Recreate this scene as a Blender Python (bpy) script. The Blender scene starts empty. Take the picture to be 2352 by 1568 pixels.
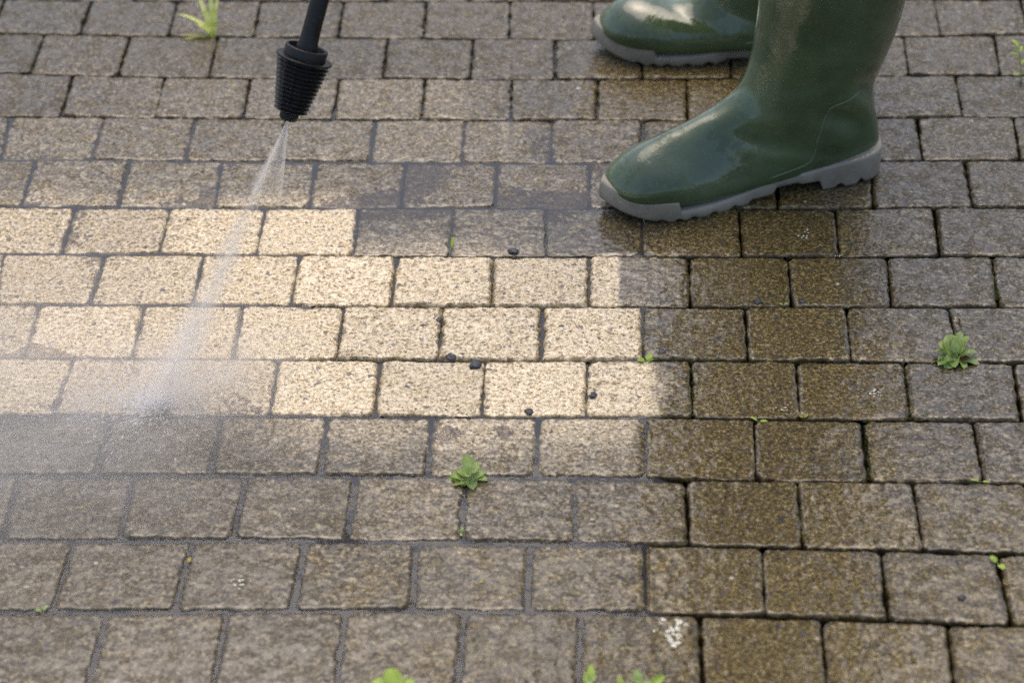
import bpy, bmesh, math, bisect
import numpy as np
from mathutils import Vector, Matrix, Quaternion

# ------------------------------------------------------------------ camera, sky, sun, exposure
S = bpy.context.scene
COL = S.collection
PITCH, ROLL, YAW, CAM_H = 0.6570398798789989, -0.029034471391543124, 0.05571692118094313, 1.573040
LENS = 85.0
FPX = LENS / 36 * 2352.0            # focal length in pixels of a 2352 x 1568 picture

def cam_dir(px, py):
    """world direction of a picture point (2352 x 1568 frame)"""
    x = (np.asarray(px, float) - 1176) / FPX
    y = -(np.asarray(py, float) - 784) / FPX
    c, s = math.cos(ROLL), math.sin(ROLL)
    x, y = c * x - s * y, s * x + c * y
    cp, sp = math.cos(PITCH), math.sin(PITCH)
    d = np.stack([x, cp + y * sp, -sp + y * cp], -1)
    c, s = math.cos(YAW), math.sin(YAW)
    return np.stack([c * d[..., 0] - s * d[..., 1], s * d[..., 0] + c * d[..., 1], d[..., 2]], -1)

FWD = cam_dir(1176, 784)
RGT = cam_dir(1176 + FPX, 784) - FWD
UPV = cam_dir(1176, 784 - FPX) - FWD
CAM = np.array([0, 0, CAM_H])

def ground(px, py, z=0.0):
    """the point of the paving seen at a picture point"""
    d = cam_dir(px, py)
    t = (z - CAM_H) / d[..., 2]
    p = CAM + d * t[..., None]
    return p

def picture(P):
    v = np.asarray(P) - CAM
    w = v @ FWD
    return 1176 + (v @ RGT) / w * FPX, 784 - (v @ UPV) / w * FPX

cam = bpy.data.cameras.new("camera")
cam.lens = LENS
cam.sensor_width = 36
cam.sensor_fit = 'HORIZONTAL'
cam.clip_start = 0.05
cam.clip_end = 500
cam.dof.use_dof = True
cam.dof.focus_distance = 2.58
cam.dof.aperture_fstop = 4.2
camo = bpy.data.objects.new("camera", cam)
COL.objects.link(camo)
camo.matrix_world = Matrix(((RGT[0], UPV[0], -FWD[0], 0), (RGT[1], UPV[1], -FWD[1], 0), (RGT[2], UPV[2], -FWD[2], CAM_H), (0, 0, 0, 1)))
S.camera = camo

SUN_EL, SUN_AZ = math.radians(70), math.radians(-10)      # azimuth clockwise from +Y (away from the camera)
wd = bpy.data.worlds.new("World")
S.world = wd
wd.use_nodes = True
nt = wd.node_tree
bg = nt.nodes["Background"]
sky = nt.nodes.new("ShaderNodeTexSky")
sky.sky_type = 'NISHITA'
sky.sun_disc = False
sky.sun_elevation = SUN_EL
sky.sun_rotation = SUN_AZ
sky.air_density = 1.0
sky.dust_density = 3.6
sky.ozone_density = 0.6
nt.links.new(sky.outputs[0], bg.inputs[0])
bg.inputs[1].default_value = 0.15
sl = bpy.data.lights.new("sun", 'SUN')
sl.energy = 0.9
sl.angle = math.radians(58)
sl.color = (1.0, 0.86, 0.68)
so = bpy.data.objects.new("sun", sl)
COL.objects.link(so)
sd = Vector((math.cos(SUN_EL) * math.sin(SUN_AZ), math.cos(SUN_EL) * math.cos(SUN_AZ), math.sin(SUN_EL)))
so.rotation_euler = sd.to_track_quat('Z', 'Y').to_euler()
so.location = sd * 6
S.view_settings.view_transform = 'Standard'
S.view_settings.look = 'None'
S.view_settings.exposure = 0.64
S.view_settings.gamma = 1
S.view_settings.use_curve_mapping = False
S.render.engine = 'CYCLES'
S.cycles.use_denoising = False
S.cycles.use_adaptive_sampling = False
S.cycles.denoising_input_passes = 'RGB_ALBEDO_NORMAL'
S.cycles.denoising_prefilter = 'ACCURATE'
S.cycles.volume_step_rate = 1.0
S.cycles.volume_bounces = 4
S.cycles.sample_clamp_indirect = 4.0
S.cycles.blur_glossy = 0.5
S.cycles.transparent_max_bounces = 24

# ------------------------------------------------------------------ helpers
def link(name, me, mat=None, parent=None, smooth=True):
    o = bpy.data.objects.new(name, me)
    COL.objects.link(o)
    if mat:
        me.materials.append(mat)
    if parent:
        o.parent = parent
    if smooth and len(me.polygons):
        me.polygons.foreach_set("use_smooth", np.ones(len(me.polygons), bool))
    return o

def tag(o, label=None, cat=None, group=None, kind=None):
    for k, v in (("label", label), ("category", cat), ("group", group), ("kind", kind)):
        if v:
            o[k] = v
    return o

def empty(name, loc=(0, 0, 0), rz=0):
    o = bpy.data.objects.new(name, None)
    o.empty_display_size = 0.02
    COL.objects.link(o)
    o.location = loc
    o.rotation_euler = (0, 0, rz)
    return o

def mesh_from(name, V, F):
    me = bpy.data.meshes.new(name)
    me.from_pydata([tuple(v) for v in V], [], [tuple(f) for f in F])
    me.update()
    return me

def quads_mesh(name, V, Q, attrs=None):
    """fast mesh of quads from numpy arrays"""
    V = np.asarray(V, np.float32)
    Q = np.asarray(Q, np.int32)
    me = bpy.data.meshes.new(name)
    me.vertices.add(len(V))
    me.vertices.foreach_set("co", V.ravel())
    me.loops.add(Q.size)
    me.loops.foreach_set("vertex_index", Q.ravel())
    me.polygons.add(len(Q))
    me.polygons.foreach_set("loop_start", np.arange(0, Q.size, 4, dtype=np.int32))
    me.update(calc_edges=True)
    for k, a in (attrs or {}).items():
        at = me.attributes.new(k, 'FLOAT', 'POINT')
        at.data.foreach_set("value", np.asarray(a, np.float32).ravel())
    return me

def hsh(ix, iy, seed):
    n = (ix.astype(np.int64) * 374761393 + iy.astype(np.int64) * 668265263 + seed * 974634777) & 0xFFFFFFFF
    n = ((n ^ (n >> 13)) * 1274126177) & 0xFFFFFFFF
    n = n ^ (n >> 16)
    return (n & 0xFFFFFF) / float(0xFFFFFF)

def vnoise(x, y, seed=0):
    ix, iy = np.floor(x), np.floor(y)
    fx, fy = x - ix, y - iy
    fx, fy = fx * fx * (3 - 2 * fx), fy * fy * (3 - 2 * fy)
    a, b = hsh(ix, iy, seed), hsh(ix + 1, iy, seed)
    c, d = hsh(ix, iy + 1, seed), hsh(ix + 1, iy + 1, seed)
    return (a + (b - a) * fx) * (1 - fy) + (c + (d - c) * fx) * fy

def fbm(x, y, sc, seed=0, oct=3):
    r, a, t = 0, 1.0, 0
    for k in range(oct):
        r = r + a * (vnoise(x * sc * 2 ** k, y * sc * 2 ** k, seed + k) - 0.5)
        t += a
        a *= 0.5
    return 2 * r / t

def sstep(a, b, x):
    t = np.clip((x - a) / (b - a), 0, 1)
    return t * t * (3 - 2 * t)

def cat_rom(P, n):
    """resample control rows with a Catmull-Rom spline, n samples"""
    P = np.asarray(P, float)
    m = len(P)
    t = np.linspace(0, m - 1, n)
    i = np.clip(t.astype(int), 0, m - 2)
    f = (t - i)[:, None]
    p0, p1, p2, p3 = P[np.clip(i - 1, 0, m - 1)], P[i], P[i + 1], P[np.clip(i + 2, 0, m - 1)]
    return 0.5 * (2 * p1 + (p2 - p0) * f + (2 * p0 - 5 * p1 + 4 * p2 - p3) * f ** 2 + (3 * p1 - p0 - 3 * p2 + p3) * f ** 3)

def ring_faces(nr, ns, closed=True):
    Q = []
    for r in range(nr - 1):
        for s in range(ns if closed else ns - 1):
            t = (s + 1) % ns
            Q.append((r * ns + s, r * ns + t, (r + 1) * ns + t, (r + 1) * ns + s))
    return Q

def tube(pts, rad, ns=12, cap=True):
    """tube along points; returns V, F"""
    P = [Vector(p) for p in pts]
    if not hasattr(rad, '__len__'):
        rad = [rad] * len(P)
    V, F = [], []
    up = None
    for i, p in enumerate(P):
        t = (P[min(i + 1, len(P) - 1)] - P[max(i - 1, 0)]).normalized()
        if up is None:
            up = t.orthogonal().normalized()
        up = (up - t * up.dot(t)).normalized()
        w = t.cross(up)
        for k in range(ns):
            a = 2 * math.pi * k / ns
            V.append(p + (up * math.cos(a) + w * math.sin(a)) * rad[i])
    F = ring_faces(len(P), ns)
    if cap:
        F.append(tuple(range(ns - 1, -1, -1)))
        F.append(tuple(range((len(P) - 1) * ns, len(P) * ns)))
    return V, F

# ------------------------------------------------------------------ material helpers
class NT:
    def __init__(self, name):
        self.m = bpy.data.materials.new(name)
        self.m.use_nodes = True
        self.t = self.m.node_tree
        self.t.nodes.clear()
        self.out = self.t.nodes.new("ShaderNodeOutputMaterial")
    def n(self, typ, props=None, **ins):
        nd = self.t.nodes.new("ShaderNode" + typ)
        for k, v in (props or {}).items():
            setattr(nd, k, v)
        for k, v in ins.items():
            key = int(k[1:]) if k[0] == 'i' and k[1:].isdigit() else k.replace('_', ' ')
            s = nd.inputs[key]
            if hasattr(v, 'is_linked') or isinstance(v, bpy.types.NodeSocket):
                self.t.links.new(v, s)
            else:
                s.default_value = v
        return nd
    def math(self, op, a, b=None, c=None, clamp=False):
        nd = self.t.nodes.new("ShaderNodeMath")
        nd.operation = op
        nd.use_clamp = clamp
        for i, v in enumerate((a, b, c)):
            if v is None:
                continue
            if isinstance(v, bpy.types.NodeSocket):
                self.t.links.new(v, nd.inputs[i])
            else:
                nd.inputs[i].default_value = v
        return nd.outputs[0]
    def attr(self, name):
        return self.n("Attribute", {"attribute_name": name}).outputs["Fac"]
    def noise(self, vec, scale, detail=2.0, rough=0.5):
        return self.n("TexNoise", None, Vector=vec, Scale=scale, Detail=detail, Roughness=rough).outputs["Fac"]
    def ramp(self, fac, stops, interp='LINEAR'):
        nd = self.t.nodes.new("ShaderNodeValToRGB")
        cr = nd.color_ramp
        cr.interpolation = interp
        while len(cr.elements) > 1:
            cr.elements.remove(cr.elements[-1])
        for i, (p, c) in enumerate(stops):
            e = cr.elements[0] if i == 0 else cr.elements.new(p)
            e.position = p
            e.color = (*c, 1) if len(c) == 3 else c
        self.t.links.new(fac, nd.inputs[0])
        return nd.outputs[0]
    def mix(self, fac, a, b):
        nd = self.t.nodes.new("ShaderNodeMix")
        nd.data_type = 'RGBA'
        for s, v in ((nd.inputs[0], fac), (nd.inputs[6], a), (nd.inputs[7], b)):
            if isinstance(v, bpy.types.NodeSocket):
                self.t.links.new(v, s)
            else:
                s.default_value = (*v, 1) if isinstance(v, tuple) and len(v) == 3 else v
        return nd.outputs[2]
    def smooth(self, x, a, b, lo=0.0, hi=1.0):
        nd = self.t.nodes.new("ShaderNodeMapRange")
        nd.interpolation_type = 'SMOOTHSTEP'
        self.t.links.new(x, nd.inputs[0])
        for i, v in enumerate((a, b, lo, hi)):
            nd.inputs[i + 1].default_value = v
        return nd.outputs[0]
    def bump(self, h, strength, dist, normal=None):
        nd = self.n("Bump", None, Strength=strength, Distance=dist, Height=h)
        if normal:
            self.t.links.new(normal, nd.inputs["Normal"])
        return nd.outputs[0]
    def surface(self, sh):
        self.t.links.new(sh, self.out.inputs["Surface"])
        return self.m
    def volume(self, sh):
        self.t.links.new(sh, self.out.inputs["Volume"])
        return self.m

def obj_co(t):
    return t.n("TexCoord").outputs["Object"]

def simple(name, col, rough=0.5, var=0.25, scale=40.0, bump=0.0, bscale=200.0, coat=0.0, sss=0.0, spec=0.5):
    """a plain material with some natural unevenness"""
    t = NT(name)
    co = obj_co(t)
    nz = t.noise(co, scale, 4.0)
    c = t.ramp(nz, [(0.3, tuple(x * (1 - var) for x in col)), (0.7, tuple(min(1, x * (1 + var)) for x in col))])
    rg = t.smooth(nz, 0.3, 0.7, max(0.02, rough * 0.8), min(1, rough * 1.25))
    b = t.n("BsdfPrincipled", None, Base_Color=c, Roughness=rg, Coat_Weight=coat, Coat_Roughness=0.08)
    b.inputs["Specular IOR Level"].default_value = spec
    if sss:
        b.inputs["Subsurface Weight"].default_value = sss
        b.inputs["Subsurface Radius"].default_value = (0.002, 0.003, 0.001)
    if bump:
        t.t.links.new(t.bump(t.noise(co, bscale, 3.0), bump, 0.001), b.inputs["Normal"])
    return t.surface(b.outputs[0])

def mat_paving():
    t = NT("wet_paving")
    co = obj_co(t)
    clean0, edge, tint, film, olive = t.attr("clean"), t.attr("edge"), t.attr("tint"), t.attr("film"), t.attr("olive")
    g1 = t.noise(co, 260.0, 4.0, 0.68)
    g2 = t.noise(co, 640.0, 2.0, 0.6)
    mid = t.noise(co, 105.0, 4.0, 0.6)
    big = t.noise(co, 22.0, 4.0, 0.55)
    grain = t.math('ADD', t.math('MULTIPLY', g1, 0.55), t.math('ADD', t.math('MULTIPLY', g2, 0.30), t.math('MULTIPLY', mid, 0.15)))
    dirty = t.ramp(grain, [(0.39, (.013, .009, .003)), (0.46, (.053, .037, .010)), (0.53, (.118, .083, .025)), (0.62, (.34, .265, .12))])
    grey = t.ramp(grain, [(0.39, (.012, .009, .005)), (0.46, (.045, .035, .018)), (0.54, (.104, .082, .045)), (0.63, (.32, .26, .155))])
    cln = t.ramp(grain, [(0.385, (.09, .066, .036)), (0.445, (.33, .255, .14)), (0.51, (.62, .49, .30)), (0.61, (.84, .72, .50))])
    # brown of the person's painted reflection against grey, broken up by noise
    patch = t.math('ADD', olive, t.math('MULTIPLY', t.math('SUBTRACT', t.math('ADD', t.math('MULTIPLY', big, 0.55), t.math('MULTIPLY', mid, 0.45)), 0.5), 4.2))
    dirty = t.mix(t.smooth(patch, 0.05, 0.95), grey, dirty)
    # cleaned mask with a ragged edge
    rag = t.math('SUBTRACT', t.math('ADD', t.math('MULTIPLY', mid, 0.5), t.math('MULTIPLY', g1, 0.5)), 0.5)
    soft = t.math('MULTIPLY', t.smooth(t.math('ADD', clean0, t.math('MULTIPLY', rag, 0.75)), -0.02, 0.98), t.smooth(clean0, 0.0, 0.2))
    col = t.mix(soft, dirty, cln)
    # dark and rusty aggregate specks, two sizes
    def specks(scale, prob, rad):
        v = t.n("TexVoronoi", {"feature": 'F1'}, Vector=co, Scale=scale, Randomness=1.0)
        rnd = t.n("SeparateColor", None, Color=v.outputs["Color"])
        pick = t.math('LESS_THAN', rnd.outputs[0], prob)
        r = t.math('MULTIPLY_ADD', rnd.outputs[1], rad * 0.7, rad * 0.5)
        d = t.math('ADD', v.outputs["Distance"], t.math('MULTIPLY', t.math('SUBTRACT', g1, 0.5), 0.55))
        return t.math('MULTIPLY', pick, t.smooth(t.math('SUBTRACT', d, r), -0.02, 0.08, 1.0, 0.0)), rnd.outputs[2]
    s1, k1 = specks(95.0, 0.26, 0.22)
    s2, k2 = specks(230.0, 0.30, 0.32)
    c1 = t.ramp(k1, [(0.0, (.028, .028, .036)), (0.55, (.05, .045, .05)), (0.8, (.085, .05, .038)), (1.0, (.11, .095, .085))])
    c2 = t.ramp(k2, [(0.0, (.03, .026, .028)), (0.7, (.07, .05, .04)), (1.0, (.14, .10, .06))])
    col = t.mix(t.math('MULTIPLY', s2, 0.70), col, c2)
    col = t.mix(t.math('MULTIPLY', s1, 0.80), col, c1)
    # white lichen flecks
    w = t.n("TexVoronoi", {"feature": 'F1'}, Vector=co, Scale=38.0)
    wr = t.n("SeparateColor", None, Color=w.outputs["Color"])
    wd_ = t.math('ADD', w.outputs["Distance"], t.math('MULTIPLY', t.math('SUBTRACT', mid, 0.5), 0.45))
    ws = t.math('MULTIPLY', t.math('LESS_THAN', wr.outputs[0], 0.13), t.smooth(wd_, 0.04, 0.09, 1.0, 0.0))
    col = t.mix(t.math('MULTIPLY', ws, 0.65), col, (.58, .55, .47))
    # grime along the arrises, thin and broken
    eg = t.math('MULTIPLY', t.smooth(t.math('ADD', edge, t.math('MULTIPLY', t.math('SUBTRACT', mid, 0.5), 0.022)), 0.0, 0.0042, 1.0, 0.0), 0.6)
    col = t.mix(eg, col, t.mix(soft, (.040, .028, .010), (.15, .105, .04)))
    col = t.mix(t.smooth(edge, -0.0012, 0.0003, 1.0, 0.0), col, (.016, .013, .008))
    tn = t.n("HueSaturation", None, Value=tint, Color=col).outputs[0]
    hb = t.math('ADD', t.math('MULTIPLY', g1, 0.7), t.math('ADD', t.math('MULTIPLY', g2, 0.3), t.math('MULTIPLY', s1, -0.25)))
    n1 = t.bump(hb, 0.7, 0.0016)
    wv = t.math('ADD', t.noise(co, 120.0, 3.0, 0.6), t.math('MULTIPLY', t.noise(co, 48.0, 2.0, 0.5), 1.3))
    n2 = t.n("Bump", None, Strength=t.math('MULTIPLY_ADD', film, -0.30, 0.50), Distance=0.0012, Height=t.math('ADD', wv, t.math('MULTIPLY', g1, 0.45))).outputs[0]
    skinf = t.smooth(t.math('ADD', t.math('MULTIPLY', t.noise(co, 50.0, 6.0, 0.66), 0.74), t.math('MULTIPLY', g1, 0.26)), 0.455, 0.515, 0.38, 1.0)
    skinf = t.math('MAXIMUM', skinf, t.math('MULTIPLY_ADD', film, 1.1, -0.35))
    cw = t.math('MULTIPLY', skinf, t.math('MULTIPLY', t.math('MULTIPLY', t.smooth(edge, -0.002, 0.002), t.math('MULTIPLY_ADD', t.smooth(mid, 0.35, 0.6), 0.25, 0.75)), t.math('MULTIPLY_ADD', film, 0.30, 0.70)))
    b = t.n("BsdfPrincipled", None, Base_Color=tn, Roughness=0.42, Normal=n1, Coat_Weight=cw, Coat_IOR=1.60,
            Coat_Roughness=t.math('MULTIPLY_ADD', film, -0.07, 0.12), Coat_Normal=n2)
    b.inputs["Specular IOR Level"].default_value = 0.12
    return t.surface(b.outputs[0])

def mat_water():
    t = NT("standing_water")
    co = obj_co(t)
    rip = t.math('ADD', t.noise(co, 45.0, 2.0), t.math('MULTIPLY', t.noise(co, 190.0, 2.0), 0.25))
    nrm = t.bump(rip, 0.35, 0.002)
    fr = t.n("Fresnel", None, IOR=1.50, Normal=nrm).outputs[0]
    tr = t.n("BsdfTransparent", None, Color=(.86, .86, .87, 1)).outputs[0]
    df = t.n("BsdfDiffuse", None, Color=(.20, .205, .22, 1)).outputs[0]
    gl = t.n("BsdfGlossy", None, Roughness=0.06, Normal=nrm).outputs[0]
    body = t.n("MixShader", None, i0=0.16, i1=tr, i2=df).outputs[0]
    return t.surface(t.n("MixShader", None, i0=fr, i1=body, i2=gl).outputs[0])

def mat_rubber(name, col, dark, rough, dust=0.35, film=0.0):
    t = NT(name)
    co = obj_co(t)
    big = t.noise(co, 14.0, 4.0, 0.6)
    fine = t.noise(co, 160.0, 4.0, 0.65)
    c = t.mix(t.smooth(big, 0.30, 0.72), col, dark)
    c = t.mix(t.math('MULTIPLY', t.smooth(fine, 0.58, 0.75), dust), c, tuple(min(1, x * 1.9 + .02) for x in col))
    v = t.n("TexVoronoi", {"feature": 'F1'}, Vector=co, Scale=60.0)
    vr = t.n("SeparateColor", None, Color=v.outputs["Color"])
    sp = t.math('MULTIPLY', t.math('LESS_THAN', vr.outputs[0], 0.10), t.smooth(v.outputs["Distance"], 0.05, 0.10, 1.0, 0.0))
    c = t.mix(t.math('MULTIPLY', sp, 0.7), c, (.05, .035, .02))
    # wet skin of water with a ragged edge against half dried patches
    wet = t.smooth(t.math('ADD', t.math('MULTIPLY', big, 0.6), t.math('MULTIPLY', fine, 0.4)), 0.47, 0.53)
    rg = t.math('MULTIPLY_ADD', wet, -rough * 0.75, rough)
    wet2 = t.smooth(t.math('ADD', t.math('MULTIPLY', t.noise(co, 19.0, 5.0, 0.68), 0.75), t.math('MULTIPLY', fine, 0.25)), 0.475, 0.505)
    skin_h = t.math('ADD', t.math('MULTIPLY', t.noise(co, 85.0, 3.0, 0.6), 1.0), t.math('ADD', t.math('MULTIPLY', fine, 0.4), t.math('MULTIPLY', big, 3.0)))
    b = t.n("BsdfPrincipled", None, Base_Color=c, Roughness=rg, Normal=t.bump(skin_h, 0.16, 0.002), Coat_IOR=1.50, Coat_Normal=t.bump(t.math('ADD', t.math('MULTIPLY', t.noise(co, 230.0, 3.0, 0.65), 0.5), skin_h), 0.20, 0.002))
    t.t.links.new(t.math('MULTIPLY_ADD', wet2, film * 0.85, film * 0.15), b.inputs["Coat Weight"])
    b.inputs["Coat Roughness"].default_value = 0.07
    return t.surface(b.outputs[0])

def mat_leaf(name, lo, hi):
    t = NT(name)
    co = obj_co(t)
    c = t.ramp(t.noise(co, 130.0, 3.0), [(0.3, lo), (0.7, hi)])
    d = t.n("BsdfPrincipled", None, Base_Color=c, Roughness=0.45, Normal=t.bump(t.noise(co, 420.0, 2.0), 0.25, 0.001))
    tr = t.n("BsdfTranslucent", None, Color=c).outputs[0]
    return t.surface(t.n("MixShader", None, i0=0.30, i1=d.outputs[0], i2=tr).outputs[0])

def vol_mat(name, build, col=(1.0, .985, .965), aniso=0.5):
    t = NT(name)
    dens = build(t, obj_co(t))
    v = t.n("VolumePrincipled", None, Color=(*col, 1), Anisotropy=aniso, Density=dens)
    return t.volume(v.outputs[0])

# far edge of every row and its cross joints, read off the photograph and laid onto the ground plane
ROW_LINES = [
    [(0, -2.5), (100, 0.0), (600, 2.0), (1176, 3.0), (1626, 1.5), (2076, -2.5), (2352, -2.5)],
    [(0, 76.0), (100, 78.0), (300, 83.0), (499, 85.0), (780, 87.0), (1176, 89.5), (1365, 90.5), (2066, 82.5), (2352, 78.5)],
    [(0, 166.0), (170, 172.0), (300, 174.0), (480, 177.5), (565, 180.0), (879, 180.0), (1176, 181.0), (1371, 181.0), (1576, 181.0), (2005, 172.5), (2101, 172.5), (2352, 171.5)],
    [(0, 266.0), (150, 267.5), (360, 270.0), (560, 272.5), (765, 274.0), (964, 275.0), (1176, 275.0), (1371, 276.0), (1576, 276.5), (2011, 269.0), (2216, 269.0), (2352, 268.0)],
    [(0, 367.5), (210, 366.0), (425, 370.0), (645, 372.0), (850, 373.0), (1176, 373.5), (1266, 374.0), (1356, 375.0), (2016, 369.0), (2121, 368.0), (2352, 367.5)],
    [(0, 474.5), (170, 475.5), (270, 475.5), (390, 477.0), (489, 477.0), (607, 478.5), (709, 477.0), (820, 477.0), (925, 475.5), (1040, 477.0), (1176, 476.5), (1353, 478.0), (1786, 477.5), (1920, 479.5), (2005, 477.0), (2141, 477.0), (2233, 475.5), (2352, 475.5)],
    [(0, 582.0), (140, 582.0), (244, 584.5), (365, 583.0), (464, 585.0), (587, 585.0), (689, 586.0), (812, 586.0), (910, 588.0), (1032, 587.5), (1132, 590.0), (1176, 589.0), (1253, 587.0), (1353, 588.0), (1476, 587.0), (1580, 589.5), (1701, 588.0), (1811, 590.0), (1926, 588.0), (2041, 589.0), (2156, 586.0), (2352, 587.0)],
    [(0, 698.5), (90, 700.5), (207, 698.5), (330, 700.5), (442, 697.0), (557, 700.5), (670, 699.5), (790, 704.5), (897, 702.0), (1017, 704.5), (1127, 703.5), (1176, 704.0), (1246, 703.0), (1353, 703.0), (1476, 704.5), (1586, 704.5), (1711, 704.5), (1816, 703.0), (1945, 704.5), (2048, 703.5), (2176, 704.5), (2296, 703.5), (2352, 704.5)],
    [(0, 817.4), (170, 820.4), (400, 822.9), (637, 825.4), (772, 823.9), (875, 827.4), (1005, 824.9), (1115, 826.9), (1176, 826.4), (1348, 826.4), (1476, 823.9), (1583, 826.4), (1720, 826.4), (1826, 828.9), (1956, 826.4), (2071, 830.9), (2326, 831.4), (2352, 832.4)],
    [(0, 952.4), (124, 949.9), (255, 952.9), (379, 952.9), (510, 955.4), (617, 952.4), (750, 955.4), (857, 952.9), (992, 956.4), (1105, 953.9), (1176, 955.9), (1233, 956.9), (1346, 955.4), (1481, 957.9), (1591, 957.4), (1731, 962.9), (1835, 961.4), (1981, 964.9), (2091, 962.9), (2231, 966.4), (2346, 966.4)],
    [(0, 1091.4), (42, 1092.9), (214, 1090.4), (305, 1092.9), (480, 1091.4), (565, 1092.4), (739, 1091.4), (815, 1092.9), (982, 1093.9), (1070, 1096.4), (1176, 1094.9), (1231, 1093.9), (1318, 1098.9), (1481, 1095.4), (1576, 1102.4), (1731, 1101.4), (1835, 1103.9), (2001, 1105.4), (2096, 1107.4), (2258, 1108.9), (2352, 1109.9)],
    [(0, 1241.2), (172, 1242.2), (275, 1238.7), (439, 1241.2), (535, 1238.7), (700, 1241.2), (794, 1240.2), (955, 1245.2), (1057, 1242.2), (1176, 1246.2), (1221, 1247.2), (1321, 1246.2), (1481, 1251.2), (1580, 1250.2), (1750, 1256.2), (1843, 1255.2), (2021, 1262.2), (2121, 1261.2), (2290, 1270.2), (2352, 1271.2)],
    [(0, 1405.2), (115, 1401.2), (244, 1406.2), (404, 1401.2), (520, 1403.7), (670, 1401.2), (794, 1401.2), (944, 1398.7), (1070, 1403.7), (1176, 1403.7), (1213, 1402.2), (1336, 1405.2), (1481, 1405.2), (1606, 1413.7), (1756, 1412.2), (1886, 1421.2), (2035, 1421.2), (2176, 1431.2), (2321, 1432.7), (2352, 1434.7)],
    [(0, 1578.7), (1176, 1578.2), (1756, 1590.2), (2352, 1612.2)],
]
JOINTS = [
    [(11, -19), (212, 184), (408, 385), (600, 582), (790, 776), (981, 972), (1172, 1169), (1362, 1364), (1558, 1561), (1751, 1758), (1948, 1961), (2146, 2161), (2344, 2364)],
    [(-95, -135), (102, 68), (300, 272), (500, 478), (697, 678), (890, 878), (1088, 1080), (1278, 1276), (1476, 1476), (1676, 1677), (1874, 1884), (2076, 2088), (2284, 2298), (2481, 2506)],
    [(-38, -72), (170, 140), (378, 355), (575, 558), (780, 765), (978, 968), (1176, 1173), (1374, 1371), (1576, 1578), (1786, 1794), (1991, 2001), (2194, 2211), (2401, 2421)],
    [(-185, -215), (25, 2), (242, 210), (450, 425), (655, 641), (860, 848), (1070, 1060), (1268, 1266), (1478, 1476), (1691, 1696), (1901, 1908), (2108, 2121), (2328, 2344), (2536, 2556)],
    [(-135, -170), (82, 47), (300, 272), (510, 492), (725, 710), (935, 922), (1142, 1138), (1356, 1352), (1571, 1574), (1784, 1788), (2001, 2006), (2216, 2234), (2436, 2456)],
    [(-47, -82), (172, 140), (392, 366), (610, 589), (825, 812), (1042, 1032), (1255, 1254), (1476, 1476), (1696, 1704), (1918, 1928), (2144, 2157), (2371, 2391)],
    [(-215, -245), (8, -10), (245, 207), (468, 442), (688, 667), (911, 898), (1134, 1128), (1355, 1353), (1582, 1586), (1810, 1819), (2038, 2048), (2278, 2294), (2506, 2531)],
    [(-145, -185), (92, 56), (331, 302), (559, 535), (790, 772), (1018, 1005), (1245, 1241), (1477, 1477), (1711, 1718), (1944, 1956), (2178, 2208), (2416, 2446)],
    [(-68, -115), (170, 122), (400, 380), (638, 618), (875, 861), (1114, 1106), (1350, 1346), (1586, 1591), (1828, 1838), (2076, 2092), (2326, 2348), (2576, 2606)],
    [(-245, -285), (2, -38), (258, 220), (510, 480), (750, 734), (992, 984), (1235, 1231), (1484, 1482), (1731, 1736), (1982, 1998), (2234, 2260), (2486, 2521)],
    [(-215, -260), (45, 2), (308, 275), (565, 532), (817, 795), (1070, 1060), (1318, 1321), (1576, 1584), (1831, 1844), (2096, 2122), (2356, 2391)],
    [(-95, -145), (172, 120), (442, 400), (700, 670), (955, 945), (1221, 1214), (1482, 1484), (1751, 1758), (2021, 2038), (2288, 2324), (2556, 2601)],
    [(-30, -80), (245, 200), (522, 488), (795, 772), (1070, 1052), (1336, 1328), (1608, 1616), (1886, 1901), (2176, 2196), (2456, 2491)],
]
# ------------------------------------------------------------------ the paving (one structure, every sett modelled)
M_PAVE = mat_paving()
BW, BD = 0.1102, 0.0951
X0, X1 = -1.55, 1.30

def make_lines():
    out = []
    for L in ROW_LINES:
        a = np.array(L, float)
        g = ground(a[:, 0], a[:, 1])
        out.append((g[:, 0], g[:, 1]))
    return out
WL = make_lines()
NMEAS = len(WL) - 1

def line_y(i, x):
    if i < 0:
        return line_y(0, x) - i * BD
    if i > NMEAS:
        return line_y(NMEAS, x) - (i - NMEAS) * BD
    return np.interp(x, *WL[i])

def row_joints(r):
    """list of (x on the far line, x on the near line) in world metres"""
    if 0 <= r < NMEAS:
        out = []
        for xt, xb in JOINTS[r]:
            # picture -> ground: find y on the row lines
            L0, L1 = np.array(ROW_LINES[r]), np.array(ROW_LINES[r + 1])
            gt = ground(xt, np.interp(xt, L0[:, 0], L0[:, 1]))
            gb = ground(xb, np.interp(xb, L1[:, 0], L1[:, 1]))
            out.append((gt[0], gb[0]))
        out.sort()
    else:
        rr = 0 if r < 0 else NMEAS - 1
        base = row_joints(rr)
        out = [(a + 0.5 * BW * ((r - rr) % 2), b + 0.5 * BW * ((r - rr) % 2)) for a, b in base]
        out = [((a + b) / 2, (a + b) / 2) for a, b in out]
    while out[0][0] > X0:
        out.insert(0, (out[0][0] - BW, out[0][1] - BW))
    while out[-1][0] < X1:
        out.append((out[-1][0] + BW, out[-1][1] + BW))
    return out

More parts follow.
